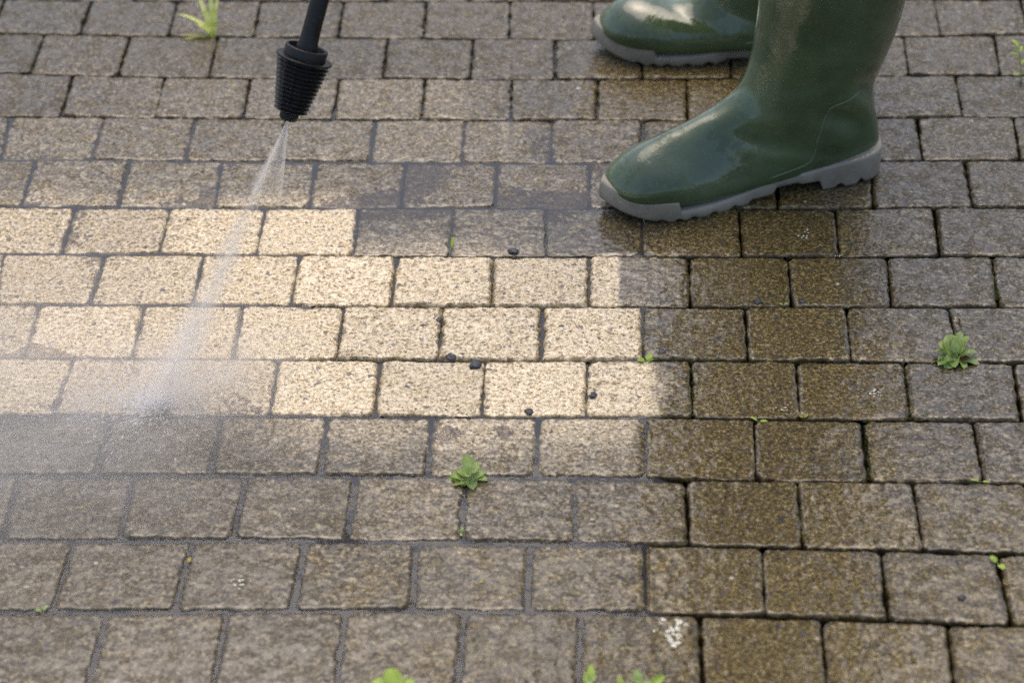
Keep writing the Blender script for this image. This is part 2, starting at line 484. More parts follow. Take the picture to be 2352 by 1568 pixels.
def clean_map(px, py, row):
    """how far the jet has washed the stones: picture coordinates are only used to look the ground points up"""
    n = 26 * fbm(px, py, 1 / 60.0, 5) 
    c = np.zeros_like(px)
    xr = px + n
    if row in (6, 7, 8):
        lim = {6: 1424, 7: 1476, 8: 1512}[row]
        c = 0.98 * (sstep(lim + 45, lim - 45, px + n * 1.6) if row == 8 else sstep(lim + 12, lim - 12, px + n * 0.4))
        c = np.maximum(c, 0.16 * sstep(1600, 1480, xr))
    elif row == 5:
        c = 0.93 * sstep(822, 812, px)
        lo = sstep(530, 575, py + n * 0.5)
        c = np.maximum(c, (0.12 + 0.30 * lo * sstep(1300, 1150, xr)) * sstep(1470, 1380, xr))
    elif row == 4:
        lo = sstep(425, 462, py + n)
        c = (0.24 + 0.30 * lo) * sstep(860, 790, xr)
        c = np.maximum(c, 0.20 * sstep(1420, 1340, xr))
    elif row == 3:
        c = 0.25 * sstep(1300, 1150, xr)
        c = np.maximum(c, 0.10 * sstep(2300, 1300, xr))
    elif row == 2:
        c = 0.22 * sstep(1250, 1000, xr) * (0.5 + 0.5 * sstep(100, 420, xr))
        c = np.maximum(c, 0.08)
    elif row == 9:
        c = (0.55 - 0.36 * sstep(975, 1075, py + n)) * sstep(420, 800, xr) * sstep(1500, 1450, xr)
        c = np.maximum(c, (0.22 - 0.16 * sstep(970, 1060, py)) * sstep(1500, 1450, xr))
    elif row == 10:
        c = (0.03 + 0.12 * sstep(700, 900, xr)) * sstep(1510, 1470, xr)
    elif row == 11:
        c = (0.00 + 0.06 * sstep(650, 950, xr)) * sstep(1500, 1440, xr)
    elif row >= 12:
        c = 0.05 * sstep(800, 1050, xr) * sstep(1520, 1400, xr)
    else:
        c = 0.05 * np.ones_like(px)
    c = np.where(px > 1620, np.minimum(c, 0.03), c)
    c = c * (0.70 + 0.30 * sstep(200, 820, xr)) * (1 - 0.12 * np.clip(fbm(px, py, 1 / 90.0, 8), 0, 1))
    return c

def film_map(px, py, row):
    f = 0.45 * sstep(1650, 1450, px) + 0.15 + 0.45 * sstep(500, 900, py) * sstep(1450, 1750, px)
    if row == 5:
        f = np.where((px > 815) & (px < 1480), 1.0, f)
    if row == 6:
        f = np.where((px > 1415) & (px < 1590), 1.0, f)
    if row >= 9:
        f = np.maximum(f, 0.75 * sstep(1500, 1250, px))
    f = f * (0.15 + 0.85 * sstep(120, 420, py))
    return f

def olive_reflection_map(px, py, row):
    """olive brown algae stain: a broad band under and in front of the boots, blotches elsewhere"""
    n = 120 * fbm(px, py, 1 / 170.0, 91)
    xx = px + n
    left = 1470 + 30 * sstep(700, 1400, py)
    band = sstep(left - 60, left + 40, xx) * sstep(2180, 1820, xx) * sstep(390, 520, py + n * .3)  # person's reflection put into the stone colour
    far = sstep(1330, 1420, xx) * sstep(1850, 1760, xx) * sstep(120, 180, py) * sstep(330, 260, py)  # painted reflection of the far boot
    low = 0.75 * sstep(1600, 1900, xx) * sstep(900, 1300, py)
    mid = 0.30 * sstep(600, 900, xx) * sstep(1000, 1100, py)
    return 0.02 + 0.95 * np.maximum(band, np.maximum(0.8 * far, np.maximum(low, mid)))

rng = np.random.default_rng(11)
EDGE_STEPS = np.array([0, .0007, .0013, .0019, .0026, .0034, .0044, .0057, .0074, .0095])

def axis_samples(L):
    inner = np.linspace(EDGE_STEPS[-1], L - EDGE_STEPS[-1], max(3, int((L - 2 * EDGE_STEPS[-1]) / 0.0024)))
    return np.concatenate([EDGE_STEPS[:-1], inner, (L - EDGE_STEPS[:-1])[::-1]]) / L

def build_paving():
    Vs, Qs, A = [], [], {k: [] for k in ("clean", "edge", "tint", "film", "olive")}
    off = 0
    for r in range(-6, NMEAS + 4):
        js = row_joints(r)
        for k in range(len(js) - 1):
            (xt0, xb0), (xt1, xb1) = js[k], js[k + 1]
            c = np.array([(xt0, line_y(r, xt0)), (xt1, line_y(r, xt1)), (xb1, line_y(r + 1, xb1)), (xb0, line_y(r + 1, xb0))])
            w = (np.linalg.norm(c[1] - c[0]) + np.linalg.norm(c[2] - c[3])) / 2
            h = (np.linalg.norm(c[3] - c[0]) + np.linalg.norm(c[2] - c[1])) / 2
            s, t = axis_samples(w), axis_samples(h)
            ns, ntt = len(s), len(t)
            Sg, Tg = np.meshgrid(s, t)
            P = (c[0] * (1 - Sg[..., None]) + c[1] * Sg[..., None]) * (1 - Tg[..., None]) + (c[3] * (1 - Sg[..., None]) + c[2] * Sg[..., None]) * Tg[..., None]
            x, y = P[..., 0], P[..., 1]
            px, py = picture(np.stack([x, y, 0 * x], -1))
            pcx, pcy = float(px.mean()), float(py.mean())
            wet_side = 1.0 if (pcx < 1500 and pcy > 240) else 0.0
            gap = rng.uniform(0.0002, 0.0010, 4) + 0.0013 * (rng.random(4) < 0.13) + 0.0006 * wet_side * (r >= 9)
            dl, dr = Sg * w - gap[0], (1 - Sg) * w - gap[1]
            dt, db = Tg * h - gap[2] * 0.7, (1 - Tg) * h - gap[3] * 0.7
            a, b = np.minimum(dl, dr), np.minimum(dt, db)
            R = rng.uniform(0.004, 0.009)
            d = np.where((a < R) & (b < R), R - np.hypot(R - a, R - b), np.minimum(a, b))
            d = d + 0.0013 * fbm(x, y, 90, 31) + 0.0013 * fbm(x, y, 300, 32, 2)
            d = d - 0.0060 * np.clip(fbm(x, y, 38, 35, 3) - 0.30, 0, 1) - 0.0035 * np.clip(fbm(x, y, 170, 37, 2) - 0.25, 0, 1)
            ch, drop = rng.uniform(0.003, 0.005), rng.uniform(0.0016, 0.0026)
            z = -drop * np.clip(1 - d / ch, 0, 1) ** 2
            z = np.where(d < 0, -drop + (d / 0.0012) * 0.011, z)
            z = np.maximum(z, -0.0135 + 0.0015 * fbm(x, y, 150, 36))
            top = np.clip(d / 0.003, 0, 1)
            z = z + top * (0.00050 * fbm(x, y, 280, 41, 2) + 0.00030 * fbm(x, y, 105, 42, 2) + 0.00045 * fbm(x, y, 26, 43, 2))
            low = {5: -0.0010, 4: -0.0003, 6: 0.0006, 7: 0.0008}.get(r, 0) if 780 < pcx < 1500 else 0
            z = z + top * (rng.normal(0, 0.0003) + low + rng.normal(0, 0.0005) * (Sg - .5) * 2 + rng.normal(0, 0.0006) * (Tg - .5) * 2)
            Vs.append(np.stack([x, y, z], -1).reshape(-1, 3))
            i = np.arange(ns * ntt).reshape(ntt, ns) + off
            Qs.append(np.stack([i[:-1, :-1], i[1:, :-1], i[1:, 1:], i[:-1, 1:]], -1).reshape(-1, 4))
            off += ns * ntt
            A["clean"].append((clean_map(px, py, r) + rng.normal(0, 0.02)).ravel())
            A["edge"].append(d.ravel())
            A["tint"].append(np.full(ns * ntt, rng.uniform(0.86, 1.10)))
            A["olive"].append(olive_reflection_map(px, py, r).ravel())
            A["film"].append(film_map(px, py, r).ravel())
    me = quads_mesh("paving", np.concatenate(Vs), np.concatenate(Qs), {k: np.concatenate(v) for k, v in A.items()})
    tag(link("paving", me, M_PAVE), kind="structure", label="wet block paving of tan and brown setts in staggered rows")

build_paving()

# the yard carries on around the modelled setts
def mat_yard():
    t = NT("yard_ground")
    co = obj_co(t)
    br = t.n("TexBrick", None, Vector=co, Color1=(.055, .043, .025, 1), Color2=(.080, .064, .040, 1), Mortar=(.02, .016, .01, 1), Scale=1.0)
    br.inputs["Brick Width"].default_value = 0.11
    br.inputs["Row Height"].default_value = 0.095
    br.inputs["Mortar Size"].default_value = 0.003
    c = t.mix(t.noise(co, 300.0, 4.0), br.outputs[0], (.035, .027, .016))
    return t.surface(t.n("BsdfPrincipled", None, Base_Color=c, Roughness=0.5, Normal=t.bump(br.outputs[1], -0.5, 0.004)).outputs[0])
tag(link("ground", mesh_from("ground", [(-40, -40, -.016), (40, -40, -.016), (40, 40, -.016), (-40, 40, -.016)], [(0, 1, 2, 3)]), mat_yard()), kind="structure")

# water standing in the joints on the washed side
def build_water():
    st = 0.004
    xs, ys = np.arange(-1.05, 0.32, st), np.arange(1.30, 3.0, st)
    X, Y = np.meshgrid(xs, ys)
    px, py = picture(np.stack([X, Y, 0 * X], -1))
    n = 60 * fbm(px, py, 1 / 130.0, 71)
    lv = -0.0011 - 0.008 * sstep(1470, 1620, px + n) - 0.006 * sstep(330, 190, py + n * 0.4)
    mid = sstep(560, 860, px + n) * sstep(470, 660, py) * sstep(1010, 890, py)
    lv = lv - 0.0036 * mid * sstep(1460, 1400, px + n)
    lv = lv - 0.0005 * sstep(950, 1150, py) + 0.0003 * fbm(X, Y, 60, 73, 2)
    lv = lv - 0.0008 * sstep(1300, 1500, px) 
    keep = lv > -0.0088
    k4 = keep[:-1, :-1] & keep[1:, :-1] & keep[1:, 1:] & keep[:-1, 1:]
    i = np.arange(X.size).reshape(X.shape)
    Q = np.stack([i[:-1, :-1], i[:-1, 1:], i[1:, 1:], i[1:, :-1]], -1)[k4]
    used = np.unique(Q)
    mp = np.full(X.size, -1)
    mp[used] = np.arange(len(used))
    V = np.stack([X, Y, lv], -1).reshape(-1, 3)[used]
    tag(link("water", quads_mesh("water", V, mp[Q]), mat_water()), kind="structure")
build_water()
# ------------------------------------------------------------------ the person (only the boots stand inside the frame)
M_GREEN = mat_rubber("green_boot_rubber", (.076, .112, .048), (.048, .072, .032), 0.28, 0.18, 0.75)
M_SOLE = mat_rubber("grey_sole_rubber", (.30, .272, .215), (.19, .168, .13), 0.65, 0.22, 0.10)
M_SEAM = simple("boot_seam", (.12, .165, .095), 0.3, 0.15)

NEAR_RINGS = [  # front u,z   back u,z   half width, belly (0 round shaft .. 0.4 flat foot)
    (.099, .385, -.078, .385, .077, 0), (.099, .33, -.076, .33, .075, 0), (.100, .28, -.072, .275, .072, 0), (.101, .24, -.067, .23, .068, 0), (.104, .195, -.058, .185, .062, 0),
    (.109, .162, -.048, .150, .057, 0), (.117, .137, -.039, .118, .052, 0), (.127, .122, -.039, .095, .048, .03),
    (.141, .112, -.043, .072, .046, .06), (.158, .104, -.0475, .048, .0425, .08), (.174, .098, -.0470, .026, .0405, .10),
    (.190, .0915, -.018, .020, .042, .18), (.205, .0865, .030, .017, .042, .22), (.220, .0805, .080, .015, .044, .26),
    (.236, .074, .130, .013, .048, .30), (.250, .067, .175, .012, .050, .32), (.262, .059, .213, .012, .046, .32),
    (.272, .050, .243, .013, .038, .28), (.279, .041, .263, .016, .026, .2), (.2825, .031, .2795, .024, .008, 0)]
FAR_RINGS = [
    (.108, .385, -.072, .385, .077, 0), (.107, .33, -.070, .33, .075, 0), (.106, .28, -.068, .275, .072, 0), (.105, .24, -.064, .23, .068, 0), (.107, .195, -.056, .185, .062, 0),
    (.110, .162, -.047, .152, .057, 0), (.115, .135, -.039, .120, .052, 0), (.122, .115, -.039, .097, .048, .03),
    (.132, .100, -.043, .074, .046, .06), (.143, .086, -.0475, .050, .0425, .08), (.156, .074, -.0470, .028, .0405, .10),
    (.172, .0655, -.018, .020, .044, .18), (.190, .0625, .030, .017, .044, .22), (.208, .0660, .080, .015, .046, .26),
    (.226, .0690, .130, .013, .049, .30), (.243, .0680, .175, .012, .051, .32), (.258, .0620, .213, .012, .047, .32),
    (.270, .052, .243, .013, .038, .28), (.278, .042, .263, .016, .026, .2), (.2825, .031, .2795, .024, .008, 0)]

def boot_upper(rings, side, seed):
    R = cat_rom(rings, 120)
    ns = 72
    ph = np.linspace(0, 2 * np.pi, ns, endpoint=False)
    c, s = np.cos(ph), np.sin(ph)
    V = np.zeros((len(R), ns, 3))
    for i, (fu, fz, bu, bz, w, k) in enumerate(R):
        mu, mz, hu, hz = (fu + bu) / 2, (fz + bz) / 2, (fu - bu) / 2, (fz - bz) / 2
        ex = 1 - 0.45 * max(k, 0)
        cc = np.sign(c) * np.abs(c) ** ex
        V[i, :, 0] = mu + hu * cc
        V[i, :, 2] = mz + hz * cc
        ss = np.where(c < 0, np.sign(s) * np.abs(s) ** (1 - 0.55 * min(1, max(k, 0) / .25)), s)
        V[i, :, 1] = side * w * ss * (1 - k * c * (1 - .35 * (c < 0)))
    # worked-in hollows and folds: behind the ankle, over the heel and up the shaft
    u, v, z = V[..., 0], V[..., 1], V[..., 2]
    def dent(u0, z0, ru, rz, amp, ang=0.0):
        ca, sa = math.cos(ang), math.sin(ang)
        du, dz = (u - u0) * ca + (z - z0) * sa, -(u - u0) * sa + (z - z0) * ca
        return amp * np.exp(-(du / ru) ** 2 - (dz / rz) ** 2)
    d = dent(.018, .094, .030, .013, .0105, 0.55) + dent(-.012, .130, .030, .014, .0075, 0.75) - dent(.0, .112, .035, .008, .0020, .6) \
        + dent(.060, .150, .040, .018, .0035, -.3) - dent(.045, .105, .03, .02, .0025) + dent(.03, .20, .05, .02, .0020, .3) - dent(.02, .060, .04, .012, .0018)
    nz = 0.0011 * fbm(u + v * 2, z, 16, seed, 2) * np.clip((z - 0.03) / 0.03, 0, 1)
    sc = 1 - (d + nz) / np.maximum(0.02, np.hypot(v, 0.02))
    V[..., 1] = v * np.clip(sc, 0.6, 1.3)
    # a soft ridge where the vamp is welded over the toe box
    return V.reshape(-1, 3), len(R), ns

def outline(side, n=240):
    """plan of the sole: (u, v) all round, starting at the heel back"""
    ctl = [(-.0515, 0), (-.048, .018), (-.036, .033), (-.010, .040), (.030, .0400), (.070, .0395), (.110, .0430), (.150, .0500), (.185, .0545),
           (.215, .0535), (.243, .0455), (.267, .032), (.282, .016), (.2890, 0)]
    A = cat_rom(ctl, n // 2)
    med = [(u, -v * (0.90 if .05 < u < .13 else 0.97)) for u, v in A[::-1]][1:-1]
    P = np.array(list(map(tuple, A)) + med)
    P[:, 1] *= side * np.where(P[:, 0] < .06, 1.06, 0.975)
    return P

def sole_profile(u, lift=0.0):
    heel = u < .034
    zb = np.where(heel, 0.0, np.where(u < .092, .013, np.where(u < .118, .0045, 0.0)))
    zb = zb + 0.016 * np.clip((u - .215) / .07, 0, 1) ** 1.8
    for u0, wd_, dp in ((.229, .006, .0035), (.210, .006, .004), (.193, .006, .004), (.168, .006, .004), (.142, .006, .0045), (.120, .004, .006), (.011, .0045, .007), (-.015, .0045, .007)):
        zb = zb + dp * np.clip(1 - np.abs(u - u0) / wd_, 0, 1) ** 0.6
    zt = np.interp(u, [-.052, 0, .03, .06, .09, .12, .16, .2075, .2095, .235, .262, .287],
                   [.036, .033, .030, .0265, .0235, .0185, .0140, .0135, .0260, .0270, .032, .0385])
    return zb, zt

def boot_sole(side):
    P = outline(side)
    u, v = P[:, 0], P[:, 1]
    zb, zt = sole_profile(u)
    cu = np.clip(u, -.02, .25)
    def ring(f, z, du=0):
        return np.stack([cu + (u - cu) * f, v * f, z], -1)
    mid = zb * .5 + zt * .5
    lean = 1 - 0.05 * np.clip((u - .2) / .08, 0, 1)
    rings = [ring(0.0, zb + .004), ring(.55, zb + .003), ring(.93, zb), ring(.985, zb + .0008), ring(1.0, zb + .004 * (zt > .01)), ring(1.0 + .012, mid),
             ring(1.0 * lean, zt - .0025), ring(.985 * lean, zt - .0003), ring(.955 * lean, zt + .0006), ring(.87 * lean, zt + .0012), ring(.70 * lean, zt + .001)]
    V = np.concatenate(rings)
    return V, ring_faces(len(rings), len(P))

def seam_on(V, nr, ns, pts, r):
    """a raised weld line on the flank: walks the (u, z) points over the surface of the upper"""
    A = V.reshape(-1, 3)
    out = []
    P = cat_rom(pts, 40)
    for u0, z0 in P:
        m = A[:, 1] > 0 if SEAM_SIDE > 0 else A[:, 1] < 0
        B = A[m]
        d = np.hypot(B[:, 0] - u0, B[:, 2] - z0)
        j = np.argsort(d)[:6]
        w = 1 / (d[j] + 1e-4)
        out.append((u0, float((B[j, 1] * w).sum() / w.sum()), z0))
    out = np.array(out)
    for _ in range(3):
        out[1:-1] = (out[:-2] + 2 * out[1:-1] + out[2:]) / 4
    return tube(out, [r * min(1, 0.3 + 0.25 * min(i, len(out) - 1 - i)) for i in range(len(out))], 8)

person = empty("person", (0.20, 2.50, 0))
tag(person, "person in tall green rubber boots with grey soles standing on the wet paving", "person")
SEAM_SIDE = 1

def make_boot(rings, loc, ang, side, seed, label):
    """ang: heading of the toe; local u forward, v to the left of the wearer"""
    V, nr, ns = boot_upper(rings, side, seed)
    F = ring_faces(nr, ns)
    F.append(tuple(range((nr - 1) * ns, nr * ns)))
    b = link("rubber_boot", mesh_from("rubber_boot", V, F), M_GREEN, person)
    b["label"] = label
    b.location = Vector(loc) - person.location
    b.rotation_euler = (0, 0, ang)
    SV, SF = boot_sole(side)
    link("sole", mesh_from("sole", SV, SF), M_SOLE, b)
    for pts, r in (([(-.010, .125), (.012, .122), (.030, .117), (.037, .100), (.042, .078), (.044, .062)], .0011),
                   ([(.044, .060), (.048, .046), (.062, .038), (.10, .031)], .0009)):
        sv, sf = seam_on(V, nr, ns, pts, r)
        link("weld_seam", mesh_from("weld_seam", sv, sf), M_SEAM, b)
    return b

near = make_boot(NEAR_RINGS, (0.2518, 2.3724, 0.0005), math.pi + math.radians(18), 1, 5, "near green boot with the toe turned out")
far = make_boot(FAR_RINGS, (0.253, 2.642, 0.0005), math.pi + math.radians(-1), -1, 9, "far green boot seen past the near leg")
M_TROUSER = simple("dark_trouser_cloth", (.022, .026, .034), 0.9, 0.3, 30.0, 0.4, 500.0)
M_JACKET = simple("dark_jacket_cloth", (.020, .028, .024), 0.8, 0.3, 20.0, 0.4, 400.0)
M_SKIN = simple("skin", (.45, .26, .18), 0.5, 0.12, 60.0, 0.15, 500.0, 0, 0.1)
M_HAIR = simple("brown_hair", (.05, .03, .018), 0.6, 0.4, 200.0, 0.6, 500.0)

def skin(name, verts, edges, root, mat, parent=None, levels=2):
    """verts: (x, y, z, radius) joints grown into one surface"""
    me = bpy.data.meshes.new(name + "_frame")
    me.from_pydata([Vector(v[:3]) for v in verts], edges, [])
    o = bpy.data.objects.new(name + "_frame", me)
    COL.objects.link(o)
    o.modifiers.new("s", 'SKIN').use_smooth_shade = True
    o.modifiers.new("d", 'SUBSURF').levels = levels
    for i, v in enumerate(verts):
        sv = me.skin_vertices[0].data[i]
        sv.radius = (v[3], v[3] if len(v) < 5 else v[4])
        sv.use_root = i == root
    dg = bpy.context.evaluated_depsgraph_get()
    m2 = bpy.data.meshes.new_from_object(o.evaluated_get(dg))
    m2.name = name
    bpy.data.objects.remove(o)
    r = link(name, m2, mat, parent)
    if parent:
        r.location = -parent.location
    return r

NOZ_TIP = Vector((-.332, 2.041, .275))
AX = Vector((.2859, .3277, .9005)).normalized()         # from the nozzle tip up the lance
H1, H2 = NOZ_TIP + AX * .64, NOZ_TIP + AX * .98

def build_body():
    V, E = [], []
    def j(x, y, z, r, p=None):
        V.append((x, y, z, r))
        if p is not None:
            E.append((p, len(V) - 1))
        return len(V) - 1
    pel = j(.22, 2.505, .93, .115)
    for sy, fx, fy in ((-1, .235, 2.375), (1, .235, 2.64)):
        hip = j(.215, 2.505 + sy * .085, .88, .085, pel)
        kn = j(.165, (fy + 2.505 + sy * .085) / 2, .50, .058, hip)
        cf = j(.225, fy, .33, .055, kn)
        an = j(.245, fy, .12, .036, cf)
        j(.11, fy - .012 if sy < 0 else fy, .045, .026, an)
    ab = j(.21, 2.505, 1.10, .115, pel)
    ch = j(.20, 2.505, 1.30, .13, ab)
    nk = j(.19, 2.505, 1.50, .058, ch)
    hd = j(.165, 2.505, 1.60, .075, nk)
    ct = j(.165, 2.505, 1.70, .088, hd)
    j(.165, 2.505, 1.765, .055, ct)
    ns_ = j(.072, 2.50, 1.645, .014, hd)
    for sy in (-1, 1):
        j(.175, 2.505 + sy * .083, 1.655, .018, ct)
    for sy, hand, el in ((-1, H1, (.11, 2.20, 1.06)), (1, H2, (.17, 2.72, 1.12))):
        sh = j(.20, 2.505 + sy * .19, 1.40, .06, ch)
        e = j(*el, .042, sh)
        d = (Vector(hand) - Vector(el)).normalized()
        wpos = Vector(hand) - d * .075
        w = j(*wpos, .027, e)
        side = d.cross(AX).normalized()
        pm = Vector(hand) - d * .02 + side * .026
        p = j(*pm, .027, w)
        for f in range(4):
            b = pm + AX * (.030 - .020 * f) + d * .012
            ln = (.9, 1.0, .95, .75)[f]
            k1 = b + d * .030 * ln - side * .006
            k2 = k1 + (-side * .026 + d * .002) * ln
            k3 = k2 + (-side * .012 - d * .016) * ln
            a1 = j(*b, .0095, p)
            a2 = j(*k1, .0088, a1)
            a3 = j(*k2, .0082, a2)
            j(*k3, .0072, a3)
        t1 = j(*(pm + AX * .03 - d * .015 - side * .008), .0105, p)
        t2 = j(*(pm + AX * .042 - d * .028 - side * .028), .0095, t1)
        j(*(pm + AX * .040 - d * .018 - side * .044), .008, t2)
    return skin("body", V, E, 0, M_SKIN, person)
body = build_body()

def cloth(name, mat, rings, parent):
    """a garment lofted through rings (centre x, y, z, half depth, half width)"""
    R = cat_rom(rings, 40)
    ns = 40
    V = []
    for i, (x, y, z, a, b) in enumerate(R):
        for k in range(ns):
            t = 2 * math.pi * k / ns
            q = 1 + 0.035 * math.sin(3 * t + z * 23) + 0.025 * math.sin(7 * t - z * 41)
            V.append((x + a * q * math.cos(t), y + b * q * math.sin(t), z))
    return V, ring_faces(len(R), ns)

def merge(parts):
    V, F = [], []
    for v, f in parts:
        o = len(V)
        V += [tuple(q) for q in v]
        F += [tuple(i + o for i in q) for q in f]
    return V, F

def dress():
    legs = []
    for sy, fy in ((-1, 2.375), (1, 2.64)):
        hy = 2.505 + sy * .085
        legs.append(cloth("leg", M_TROUSER, [(.232, fy, .35, .070, .066), (.205, fy, .42, .083, .075), (.180, (fy * .6 + hy * .4), .50, .088, .080), (.19, (fy * .35 + hy * .65), .62, .094, .088),
                                            (.21, hy, .78, .105, .098), (.22, hy, .90, .125, .105), (.22, 2.505 + sy * .07, 1.0, .130, .11)], person))
    V, F = merge(legs)
    o = link("trousers", mesh_from("trousers", V, F), M_TROUSER, person)
    o.location = -person.location
    parts = [cloth("torso", M_JACKET, [(.20, 2.505, .80, .150, .205), (.20, 2.505, .92, .150, .205), (.20, 2.505, 1.08, .140, .195), (.20, 2.505, 1.25, .145, .205),
                                      (.20, 2.505, 1.38, .125, .215), (.195, 2.505, 1.45, .095, .15), (.19, 2.505, 1.50, .07, .08), (.188, 2.505, 1.54, .068, .074)], person)]
    for sy, hand, el in ((-1, H1, (.11, 2.20, 1.06)), (1, H2, (.17, 2.72, 1.12))):
        el = Vector(el)
        d = (Vector(hand) - el).normalized()
        pts = [Vector((.20, 2.505 + sy * .15, 1.40)), Vector((.195, 2.505 + sy * .20, 1.375)), (Vector((.20, 2.505 + sy * .2, 1.38)) + el) / 2, el, (el + Vector(hand) - d * .09) / 2, Vector(hand) - d * .09]
        parts.append(tube(cat_rom(pts, 24), list(np.interp(np.linspace(0, 1, 24), [0, .25, .6, 1], [.075, .078, .060, .043])), 20, False))
    V, F = merge(parts)
    o = link("jacket", mesh_from("jacket", V, F), M_JACKET, person)
    o.location = -person.location
    V = []
    for i in range(14):
        th = math.pi * .62 * i / 13
        for k in range(28):
            a = 2 * math.pi * k / 28
            r = .108 * math.sin(th + .02)
            V.append((.178 + r * math.cos(a) * 1.02, 2.505 + r * math.sin(a) * .86, 1.695 + .098 * math.cos(th) - (.02 if math.cos(a) > 0 else -.02) * math.sin(th)))
    o = link("hair", mesh_from("hair", V, ring_faces(14, 28)), M_HAIR, person)
    o.location = -person.location
dress()

# ------------------------------------------------------------------ the pressure washer lance
M_BLACK = simple("black_plastic", (.011, .011, .0105), 0.40, 0.35, 90.0, 0.5, 420.0, spec=0.35)
M_NOZ = simple("black_nozzle_rubber", (.008, .0074, .006), 0.30, 0.6, 140.0, 0.35, 500.0, spec=0.3)
def build_lance():
    t = empty("pressure_washer_lance", NOZ_TIP)
    t.rotation_mode = 'QUATERNION'
    t.rotation_quaternion = AX.to_track_quat('Z', 'Y')
    tag(t, "black pressure washer lance with a ribbed conical nozzle spraying water down", "pressure washer")
    def lathe(name, prof, mat, parent, ns=96, mod=None):
        V = []
        for r, z in prof:
            for k in range(ns):
                a = 2 * math.pi * k / ns
                q = r * (mod(a, r, z) if mod else 1)
                V.append((q * math.cos(a), q * math.sin(a), z))
        return link(name, mesh_from(name, V, ring_faces(len(prof), ns)), mat, parent)
    # ribbed cone: twelve sharp rings, six flat panels parted by upright seams
    r0, r1, z0, z1 = .0152, .0262, .0095, .066
    prof = [(.004, z0), (r0 - .002, z0), (r0, z0 + .0005)]
    nrib = 12
    for i in range(nrib):
        a, b = z0 + .001 + (z1 - z0 - .004) * i / nrib, z0 + .001 + (z1 - z0 - .004) * (i + 1) / nrib
        f = lambda z: r0 + (r1 - r0) * (z - z0) / (z1 - z0)
        h = b - a
        prof += [(f(a) + .0014, a), (f(a) + .0018, a + h * .10), (f(a) + .0014, a + h * .22), (f(a) - .0022, a + h * .34), (f(b) - .0025, b - h * .08)]
    prof += [(r1 + .0008, z1 - .003), (r1 + .0022, z1 - .0022), (r1 + .0024, z1 - .0004), (r1 + .0015, z1), (.0215, z1 + .0002)]
    def panels(a, r, z):
        s = abs(((a * 6 / (2 * math.pi)) % 1) - 0.5) * 2          # 1 at a seam
        flat = math.cos(math.pi / 6) / math.cos((1 - s) * math.pi / 6)
        return (1 + (0.045 if s > 0.91 and z < z1 - .003 else 0.0)) * (0.55 + 0.45 * flat / 0.93) if z < z1 - .003 else 1.0
    noz = lathe("nozzle", prof, M_NOZ, t, 144, panels)
    lathe("spray_tip", [(.002, .0012), (.0022, .0004), (.0078, 0), (.0088, .0006), (.0096, .004), (.0099, .0105), (.003, .0108)], M_BLACK, noz, 64)
    lathe("collar", [(.0212, z1), (.0216, z1 + .0095), (.0211, z1 + .0105), (.0190, z1 + .0105), (.0186, z1 + .0095), (.0180, z1 - .008), (.006, z1 - .0085)], M_BLACK, noz, 80)
    lathe("tube", [(.0105, z1 - .009), (.0118, z1 + .002), (.0112, z1 + .010), (.0096, z1 + .017), (.0092, z1 + .03), (.0090, .30), (.0090, .58), (.0088, .94)], M_BLACK, t, 48)
    lathe("handle_grip", [(.0089, .57), (.0135, .575), (.0140, .60), (.0130, .66), (.0140, .70), (.0092, .71)], M_BLACK, t, 40)
    lathe("trigger_gun", [(.0089, .90), (.0165, .905), (.0175, .94), (.0165, 1.03), (.0150, 1.08), (.004, 1.085)], M_BLACK, t, 40)
    return t
build_lance()

# ------------------------------------------------------------------ water leaving the nozzle
IMPACT = Vector((-.47485, 1.92194, 0.0))

def cone_obj(name, apex, axis, length, ang, mat, parent=None, r0=.001):
    V, F = [], []
    ns, nr = 40, 2
    for i in range(nr):
        z = length * i / (nr - 1)
        for k in range(ns):
            a = 2 * math.pi * k / ns
            r = r0 + z * math.tan(ang)
            V.append((r * math.cos(a), r * math.sin(a), z))
    F = ring_faces(nr, ns) + [tuple(range(ns - 1, -1, -1)), tuple(range(ns, 2 * ns))]
    o = link(name, mesh_from(name, V, F), mat, parent, False)
    o.rotation_mode = 'QUATERNION'
    o.rotation_quaternion = Vector(axis).to_track_quat('Z', 'Y')
    o.location = apex
    return o

spray = empty("water_spray", NOZ_TIP)
tag(spray, "white fan of pressurised water leaving the black nozzle", "water spray", kind="stuff")
FAN = math.radians(10.0)

def fan_density(t, co):
    s = t.n("SeparateXYZ", None, Vector=co)
    x, y, z = s.outputs
    r = t.math('SQRT', t.math('ADD', t.math('MULTIPLY', x, x), t.math('MULTIPLY', y, y)))
    rho = t.math('DIVIDE', r, t.math('MULTIPLY_ADD', z, math.tan(FAN), 0.001))
    shell = t.math('MULTIPLY', t.smooth(rho, 0.78, 0.90), t.smooth(rho, 0.92, 1.0, 1.0, 0.0))
    fade = t.math('MULTIPLY', t.math('POWER', 2.718, t.math('MULTIPLY', z, -20.0)), t.smooth(z, 0.03, 0.120, 1.0, 0.0))
    base = t.math('DIVIDE', 1.7, t.math('MULTIPLY_ADD', z, 0.35, 0.004))
    return t.math('MULTIPLY', t.math('MULTIPLY', base, fade), t.math('MULTIPLY_ADD', shell, 4.5, 0.22))

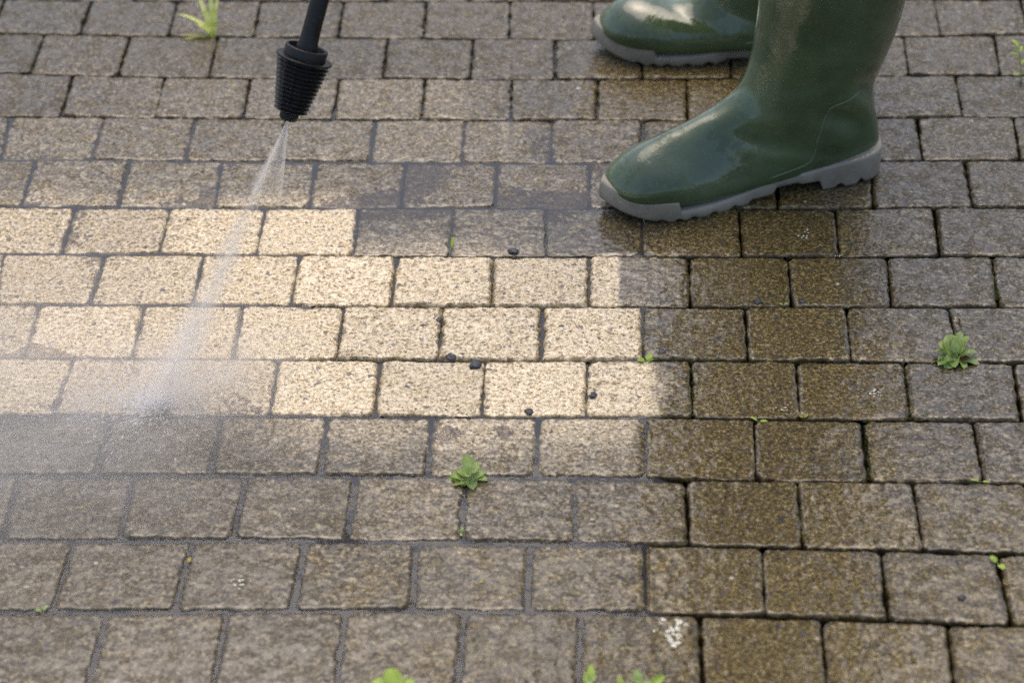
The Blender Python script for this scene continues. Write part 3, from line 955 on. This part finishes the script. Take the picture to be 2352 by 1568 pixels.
def jet_density(k, tanj, fine):
    def f(t, co):
        s = t.n("SeparateXYZ", None, Vector=co)
        x, y, z = s.outputs
        r = t.math('SQRT', t.math('ADD', t.math('MULTIPLY', x, x), t.math('MULTIPLY', y, y)))
        rad = t.math('MULTIPLY_ADD', z, tanj, 0.0012)
        rho = t.math('DIVIDE', r, rad)
        mp = t.n("Mapping", None, Vector=co)
        mp.inputs["Scale"].default_value = (fine, fine, 14)
        st = t.noise(mp.outputs[0], 1.0, 3.0, 0.6)
        fall = t.math('MULTIPLY', t.math('POWER', t.smooth(rho, 0.0, 1.0, 1.0, 0.0), 1.6), t.smooth(st, 0.36, 0.62, 0.15, 1.8))
        return t.math('MULTIPLY', t.math('DIVIDE', k, rad), fall)
    return f
dn = (-AX)
jd = (IMPACT - NOZ_TIP).normalized()
side = (jd - dn * jd.dot(dn)).normalized()
rd = (dn - side * math.tan(math.radians(9.0))).normalized()
c1 = cone_obj("spray_fan", Vector((0, 0, 0)), dn, .13, FAN, vol_mat("spray_fan_water", fan_density), spray)
c2 = cone_obj("water_jet", Vector((0, 0, 0)), jd, (IMPACT - NOZ_TIP).length - .001, math.radians(6.2), vol_mat("water_jet_main", jet_density(1.25, math.tan(math.radians(6.2)), 80)), spray)

def thin_density(t, co):
    z = t.n("SeparateXYZ", None, Vector=co).outputs[2]
    return t.math('MULTIPLY', 160.0, t.smooth(z, 0.02, 0.118, 1.0, 0.0))
c3 = cone_obj("water_jet", Vector((0, 0, 0)), rd, .12, math.radians(0.75), vol_mat("water_jet_thin", thin_density), spray)

def blob(name, loc, rad, mat, rz=0.0):
    """a low closed dome of spray lying on the paving"""
    V, ns, nr = [], 36, 12
    for i in range(nr + 1):
        th = math.pi / 2 * i / nr
        for k in range(ns):
            a = 2 * math.pi * k / ns
            V.append((math.cos(th) * math.cos(a) * rad[0], math.cos(th) * math.sin(a) * rad[1], math.sin(th) * rad[2] if i < nr else rad[2]))
    F = ring_faces(nr + 1, ns) + [tuple(range(ns - 1, -1, -1)), tuple(range(nr * ns, (nr + 1) * ns))]
    o = link(name, mesh_from(name, V, F), mat, None, False)
    o.location = loc
    o.rotation_euler = (0, 0, rz)
    return o

def dome_density(k, rad, scale, lo, hi, stretch=(1, 1, 1), power=1.0):
    def f(t, co):
        mp = t.n("Mapping", None, Vector=co)
        mp.inputs["Scale"].default_value = (1 / rad[0], 1 / rad[1], 1 / rad[2])
        ln = t.n("VectorMath", {"operation": 'LENGTH'})
        t.t.links.new(mp.outputs[0], ln.inputs[0])
        m2 = t.n("Mapping", None, Vector=co)
        m2.inputs["Scale"].default_value = tuple(scale * q for q in stretch)
        nz = t.noise(m2.outputs[0], 1.0, 3.0, 0.6)
        fall = t.math('POWER', t.smooth(ln.outputs["Value"], 0.0, 1.0, 1.0, 0.0), power)
        return t.math('MULTIPLY', t.math('MULTIPLY', k, fall), t.smooth(nz, lo, hi))
    return f

R1 = (.21, .13, .075)
o = blob("splash", IMPACT + Vector((.01, .02, .004)), R1, vol_mat("splash_water", dome_density(38.0, R1, 22.0, 0.34, 0.72, (1, 1.6, 1), 1.5)), 0.5)
tag(o, "cloud of white splash where the water jet hits the paving", "splash", kind="stuff")
R2 = (.52, .34, .20)
R3 = (.075, .050, .045)
o = blob("splash", IMPACT + Vector((.0, .004, .003)), R3, vol_mat("splash_burst", dome_density(45.0, R3, 60.0, 0.38, 0.70, (.6, 1.5, 1), 2.2)), 0.6)
tag(o, "small dense white burst right where the water jet lands", "splash", kind="stuff")
o = blob("mist", Vector((-.66, 1.84, .004)), R2, vol_mat("drifting_mist", dome_density(7.5, R2, 7.0, 0.20, 0.72, (1, 1.4, 1), 1.2)), 0.1)
tag(o, "thin grey mist drifting low over the paving left of the jet", "mist", kind="stuff")

# flung drops and wisps around the point of impact, far too many to count
def drops():
    r = np.random.default_rng(3)
    V, F = [], []
    def drop(p, d, ln, w):
        d = Vector(d).normalized()
        u = d.orthogonal().normalized()
        v = d.cross(u)
        o = len(V)
        V.append(p - d * ln * .5)
        for k in range(5):
            a = 2 * math.pi * k / 5
            V.append(p + d * ln * .1 + (u * math.cos(a) + v * math.sin(a)) * w)
        V.append(p + d * ln * .5)
        for k in range(5):
            F.append((o, o + 1 + (k + 1) % 5, o + 1 + k))
            F.append((o + 6, o + 1 + k, o + 1 + (k + 1) % 5))
    for i in range(900):
        a = r.uniform(0, 2 * math.pi)
        d = Vector((math.cos(a) - .5, math.sin(a) * .8 - .25, abs(r.normal(0, .35)) + .05))
        q = abs(r.normal(0, .055))
        p = IMPACT + Vector((d.x * q, d.y * q, .004 + abs(d.z) * q * .6))
        drop(p, d, r.uniform(.003, .012), r.uniform(.00022, .0006))
    for i in range(320):                                            # the fan thrown on to the left by the jet's own slant
        q = abs(r.normal(0, .03))
        d = Vector((-.75 + r.normal(0, .25), -.5 + r.normal(0, .3), .30 + r.normal(0, .15)))
        p = IMPACT + Vector((.012 + d.x * q, .006 + d.y * q, .003 + abs(d.z) * q))
        drop(p, d, r.uniform(.006, .018), r.uniform(.0003, .0008))
    for i in range(160):
        q = r.uniform(.15, 1) * .33
        ax = jd
        p = NOZ_TIP + jd * q + Vector(r.normal(0, .05 * q, 3))
        drop(p, jd, r.uniform(.004, .010), r.uniform(.00012, .0003))
    t = NT("flung_water")
    g = t.n("BsdfPrincipled", None, Base_Color=(.97, .97, .97, 1), Roughness=0.2, Alpha=0.5)
    o = link("droplets", mesh_from("droplets", V, F), t.surface(g.outputs[0]))
    tag(o, "tiny white water drops flung up where the jet strikes", "droplets", kind="stuff")
drops()
# ------------------------------------------------------------------ weeds, lichen, grit
M_LEAF = mat_leaf("weed_leaf", (.24, .34, .08), (.42, .52, .18))
M_LEAF2 = mat_leaf("bright_leaf", (.30, .45, .05), (.46, .58, .11))
M_GRASS = mat_leaf("grass_blade", (.45, .58, .06), (.90, .88, .42))
M_STRAW = mat_leaf("dry_blade", (.38, .30, .14), (.50, .42, .22))
M_MOSS = mat_leaf("joint_moss", (.05, .06, .010), (.13, .14, .02))
M_LICH = simple("white_lichen", (.60, .57, .46), 0.85, 0.45, 500.0, 0.9, 600.0)
M_GRIT = simple("dark_grit", (.030, .031, .037), 0.35, 0.4, 300.0, 0.8, 700.0)
prng = np.random.default_rng(77)

def leaf_mesh(L, W, stalk=0.0, curl=0.3, cup=0.25, nu=12, nv=8, wav=0.0, pw=2.3):
    """leaf along +x from the origin, bending down by curl; returns V, F"""
    V, F = [], []
    if stalk > 0:
        sv, sf = tube([(0, 0, 0), (stalk * .5, 0, stalk * .04), (stalk * 1.05, 0, 0)], [W * .07, W * .06, W * .05], 6)
        V += [tuple(v) for v in sv]
        F += sf
    o = len(V)
    for i in range(nu + 1):
        t = i / nu
        w = W * .5 * ((max(0.0, 1 - abs(2 * t ** 0.80 - 1) ** pw)) ** 0.55 + .03)
        x = stalk + L * t
        z = -curl * L * t * t + curl * .35 * L * t
        for k in range(nv + 1):
            s = k / nv * 2 - 1
            V.append((x - abs(s) * W * .04, s * w, z + cup * w * s * s - .04 * W * (1 - abs(s)) + wav * W * math.sin(9 * t + 3 * s) * abs(s)))
    for i in range(nu):
        for k in range(nv):
            a = o + i * (nv + 1) + k
            F.append((a, a + 1, a + nv + 2, a + nv + 1))
    return V, F

def put_leaf(parent, name, mat, L, W, az, el, roll=0.0, base=(0, 0, 0), **kw):
    V, F = leaf_mesh(L, W, **kw)
    o = link(name, mesh_from(name, V, F), mat, parent)
    o.location = base
    o.rotation_mode = 'XYZ'
    o.rotation_euler = (Quaternion((0, 0, 1), az) @ Quaternion((0, 1, 0), -el) @ Quaternion((1, 0, 0), roll)).to_euler()
    return o

def weed_at(px, py, z=-.002):
    g = ground(px, py)
    return (float(g[0]), float(g[1]), z)

R = math.radians
# rosette in the middle of the picture
w = empty("weed", weed_at(1080, 1100))
tag(w, "small weed of round downy green leaves in a flooded joint below the washed setts", "weed", "weeds in the joints")
for az, el, L, W, h in ((105, 52, .019, .013, .010), (62, 40, .013, .011, .012), (172, 18, .017, .013, .004), (196, 8, .020, .017, .003), (235, 12, .010, .009, .004),
                        (282, 14, .013, .011, .003), (30, 20, .014, .011, .004), (352, 14, .014, .011, .004), (262, 48, .012, .012, .012), (150, 30, .013, .012, .004)):
    put_leaf(w, "leaf", M_LEAF, L, W, R(az), R(el), R(prng.uniform(-12, 12)), (0, 0, h * .5), stalk=.004, curl=.35, cup=.35)
# the larger plant on the right
w = empty("weed", weed_at(2196, 826))
tag(w, "largest weed, a leafy tuft of hairy green leaves at the right edge", "weed", "weeds in the joints")
for az, el, L, W, h in ((98, 62, .026, .013, .004), (75, 66, .030, .012, .004), (120, 52, .028, .016, .004), (140, 42, .026, .016, .003), (160, 26, .025, .015, .003), (182, 10, .026, .013, .001),
                        (205, 14, .022, .020, .003), (228, 10, .018, .018, .003), (255, 16, .015, .014, .004), (300, 8, .016, .012, .002), (345, 8, .028, .014, .001), (20, 24, .024, .012, .003), (55, 55, .027, .012, .005), (110, 78, .018, .010, .006), (0, 45, .016, .010, .004)):
    put_leaf(w, "leaf", M_LEAF, L * .80, W * .85, R(az), R(el * .85), R(prng.uniform(-35, 35)), (0, 0, h), stalk=.005, curl=.40, cup=.45, wav=.05)
put_leaf(w, "dead_leaf", simple("rusty_leaf", (.22, .06, .012), 0.6, 0.2), .010, .007, R(10), R(25), 0, (.004, 0, .002), curl=.3)
# grass tuft, top left
w = empty("grass_tuft", weed_at(490, 85))
tag(w, "pale green tuft of grass blades growing from a joint at the top left", "grass", None)
for az, el, L, W, m, cu in ((158, 50, .046, .0050, M_GRASS, .55), (128, 64, .058, .0042, M_GRASS, .20), (100, 70, .062, .0036, M_GRASS, .12), (66, 68, .060, .0042, M_GRASS, .10),
                            (182, 14, .040, .0042, M_STRAW, .25), (190, 9, .036, .0038, M_GRASS, .2), (150, 40, .026, .0055, M_GRASS, .4), (85, 60, .040, .0036, M_GRASS, .1)):
    put_leaf(w, "blade", m, L * 1.1, W * 1.9, R(az), R(el), R(prng.uniform(-20, 20)), (float(prng.normal(0, .001)), 0, 0), curl=cu, cup=.5, nu=14, nv=4, pw=1.3)
# sprig on the far right
w = empty("weed", weed_at(2346, 190))
tag(w, "thin upright yellow green sprig at the far right edge above the paving", "weed", "weeds in the joints")
sv, sf = tube([(0, 0, 0), (-.002, .004, .020), (-.005, .006, .036), (-.008, .007, .050)], [.0009, .0008, .0007, .0005], 6)
link("stem", mesh_from("stem", sv, sf), M_LEAF2, w)
for b, az, el, L in (((-.008, .007, .049), 130, 35, .012), ((-.005, .006, .036), 175, 30, .012), ((-.003, .005, .026), 20, 35, .010), ((-.001, .002, .012), 200, 20, .010), ((-.006, .006, .042), 60, 40, .009)):
    put_leaf(w, "leaf", M_LEAF2, L, .005, R(az), R(el), 0, b, curl=.3)
# bottom edge plants
w = empty("weed", weed_at(915, 1590))
tag(w, "pair of broad bright green leaves cut by the bottom edge of the frame", "weed", "weeds in the joints")
for az, el, L, W in ((118, 38, .020, .016), (165, 24, .022, .015), (40, 24, .014, .011), (10, 12, .016, .010)):
    put_leaf(w, "leaf", M_LEAF2, L, W, R(az), R(el), 0, (0, 0, .002), stalk=.005, curl=.3, cup=.3)
w = empty("weed", weed_at(1420, 1592))
tag(w, "low sprawling weed of many small leaves at the bottom edge", "weed", "weeds in the joints")
for i in range(16):
    put_leaf(w, "leaf", M_LEAF if i % 3 else M_LEAF2, float(prng.uniform(.008, .016)), float(prng.uniform(.005, .009)), R(float(prng.uniform(0, 360))), R(float(prng.uniform(8, 50))), 0,
             (float(prng.uniform(-.034, .034)), float(prng.uniform(-.006, .012)), .002), stalk=.003, curl=.3)
w = empty("weed", weed_at(1500, 1588))
tag(w, "single upturned bright leaf beside the sprawling weed at the bottom edge", "weed", "weeds in the joints")
put_leaf(w, "leaf", M_LEAF2, .019, .009, R(35), R(30), R(20), (-.006, 0, .002), stalk=.003, curl=.2, cup=.5)
put_leaf(w, "leaf", M_LEAF2, .010, .007, R(150), R(20), 0, (-.006, 0, .002), stalk=.003)

# seedlings of a leaf or two: one mesh each
def seedling(px, py, leaves, label, mat=M_LEAF2):
    parts = []
    for az, el, L, W in leaves:
        L, W = L * .78, W * .78
        V, F = leaf_mesh(L, W, L * .25, .25, .3, 8, 6)
        m = Quaternion((0, 0, 1), R(az)) @ Quaternion((0, 1, 0), -R(el))
        parts.append(([m @ Vector(v) for v in V], F))
    V, F = merge(parts)
    o = link("seedling", mesh_from("seedling", V, F), mat)
    o.location = weed_at(px, py, -.001)
    tag(o, label, "seedling", "seedlings in the joints")
seedling(1036, 572, ((78, 50, .016, .0042), (70, 35, .006, .003)), "single narrow bright leaf standing in the puddled row of setts")
seedling(1484, 828, ((50, 30, .011, .010), (178, 16, .010, .008), (10, 22, .009, .008)), "seedling of round leaves beside the last washed setts")
seedling(1742, 966, ((150, 22, .010, .004), (-12, 18, .010, .005)), "two leaved seedling with narrow leaves below the big brown setts")
seedling(1846, 958, ((40, 25, .007, .005), (160, 25, .006, .004)), "yellowish seedling in the corner of a brown sett", mat_leaf("yellow_leaf", (.30, .28, .03), (.42, .38, .05)))
seedling(2254, 1104, ((175, 16, .011, .004), (-10, 12, .008, .004)), "flat pale green seedling at a joint on the right")
seedling(2292, 1292, ((140, 30, .011, .008), (-60, 10, .011, .008)), "round leaved seedling low on the right edge")
seedling(1800, 700, ((30, 25, .006, .004), (160, 25, .006, .004)), "tiny pale seedling on the row line right of the puddle", M_LEAF)
seedling(98, 1402, ((60, 25, .008, .005), (170, 20, .008, .005)), "tiny seedling at the lower left joint", M_LEAF)
seedling(1058, 1222, ((70, 40, .007, .004), (-80, 20, .006, .004)), "tiny seedling in the joint below the round weed", M_LEAF)
seedling(1100, 1338, ((30, 25, .005, .004), (200, 25, .004, .003)), "yellow leaf scrap on a tan sett near the bottom", mat_leaf("yellow_scrap", (.50, .42, .03), (.62, .52, .06)))
seedling(432, 1290, ((70, 30, .006, .004),), "yellow leaf scrap in a dark flooded joint", bpy.data.materials["yellow_scrap"])

# moss in the dry joints
def moss():
    V, F = [], []
    for (x0, y0, x1, y1, n, sp) in ((2268, 590, 2292, 690, 190, 5), (1480, 828, 1860, 835, 60, 3), (1825, 1110, 1850, 1240, 70, 3), (1990, 965, 2000, 1100, 60, 3), (2340, 190, 2352, 200, 40, 4), (1640, 478, 1900, 500, 40, 3),
                                    (1590, 950, 1595, 830, 60, 3), (2075, 830, 2090, 960, 50, 3), (2200, 720, 2218, 800, 60, 3), (0, 76, 200, 80, 50, 3), (85, 95, 75, 160, 40, 3), (1160, 180, 1600, 178, 50, 3)):
        for i in range(n):
            t = prng.random()
            g = ground(x0 + (x1 - x0) * t + prng.normal(0, sp), y0 + (y1 - y0) * t + prng.normal(0, 1.5))
            p = Vector((g[0], g[1], -.005 + prng.uniform(0, .0045)))
            for k in range(3):
                a = prng.uniform(0, 6.28)
                d = Vector((math.cos(a), math.sin(a), prng.uniform(.5, 1.6))).normalized()
                s = d.orthogonal().normalized() * .0007
                L = prng.uniform(.0018, .0036)
                o = len(V)
                V += [p - s, p + s, p + d * L]
                F.append((o, o + 1, o + 2))
    tag(link("moss", mesh_from("moss", V, F), M_MOSS), "olive moss growing in the dry joints on the right", "moss", kind="stuff")
moss()

def lump(name, px, py, r, mat, label, cat, group, flat=0.5, sink=0.4, n=1, zoff=0.0):
    bm = bmesh.new()
    g = ground(px, py)
    for q in range(n):
        m = bmesh.ops.create_icosphere(bm, subdivisions=3, radius=1.0)
        ox, oy = (0, 0) if n == 1 else prng.normal(0, r * .95, 2)
        s = r if n == 1 else r * prng.uniform(.10, .30)
        sd = int(prng.integers(0, 9999))
        for v in m["verts"]:
            c = np.array([v.co.x, v.co.y, v.co.z])
            k = 1 + .6 * float(fbm(np.array([c[0] * 1.3 + c[2]]), np.array([c[1] * 1.3 - c[2]]), 1.2, sd, 2)[0])
            v.co = Vector((ox + c[0] * s * k, oy + c[1] * s * k, c[2] * s * k * flat))
    me = bpy.data.meshes.new(name)
    bm.to_mesh(me)
    bm.free()
    o = link(name, me, mat)
    o.location = (float(g[0]), float(g[1]), zoff + r * flat * (1 - sink) * (0.3 if n > 1 else 1) )
    tag(o, label, cat, group)
LG = "white lichen patches on the setts"
lump("lichen_patch", 1550, 1446, .0085, M_LICH, "largest crusty white lichen patch, near the bottom centre", "lichen", LG, .09, .5, 40, .0010)
for px, py, r, lb in ((1233, 1217, .0040, "white lichen spot at the lower edge of a tan sett below the round weed"), (547, 1340, .0048, "white lichen spot on a grey sett at lower left"),
                      (1848, 541, .0042, "white lichen spot on the brown sett under the near boot heel"), (2010, 905, .0046, "white lichen spot below left of the largest weed"),
                      (1804, 940, .0038, "white lichen spot at the bottom of a dark brown sett"), (1925, 590, .0028, "white lichen spot on a row line right of the brown setts")):
    lump("lichen_patch", px, py, r, M_LICH, lb, "lichen", LG, .10, .5, 11, .0008)
GG = "dark grit lumps stuck on the setts"
for px, py, r, lb in ((1180, 578, .0052, "dark grit lump on the lower edge of the puddled row"), (1092, 838, .0062, "largest dark grit lump, on the corner of a washed sett"), (1520, 808, .0042, "dark grit lump just past the washed setts"),
                      (1885, 577, .0034, "dark grit lump on the brown sett right of the near toe"), (1740, 694, .0040, "dark grit lump at the lower right of a brown sett"), (1843, 692, .0034, "dark grit lump on a joint crossing right of centre"),
                      (1215, 945, .0042, "dark grit lump at the lower edge of a washed sett"), (1008, 735, .0036, "dark grit lump in the joint between washed setts"), (1036, 820, .0050, "dark grit lump along the lower edge of a washed sett"),
                      (1362, 908, .0040, "dark grit lump beside the flooded joint of the last washed setts"), (1845, 1455, .0030, "small dark grit lump far down on the right"), (2208, 1372, .0034, "dark grit lump near the lower right corner")):
    lump("grit_lump", px, py, r, M_GRIT, lb, "grit", GG, .38, .62)
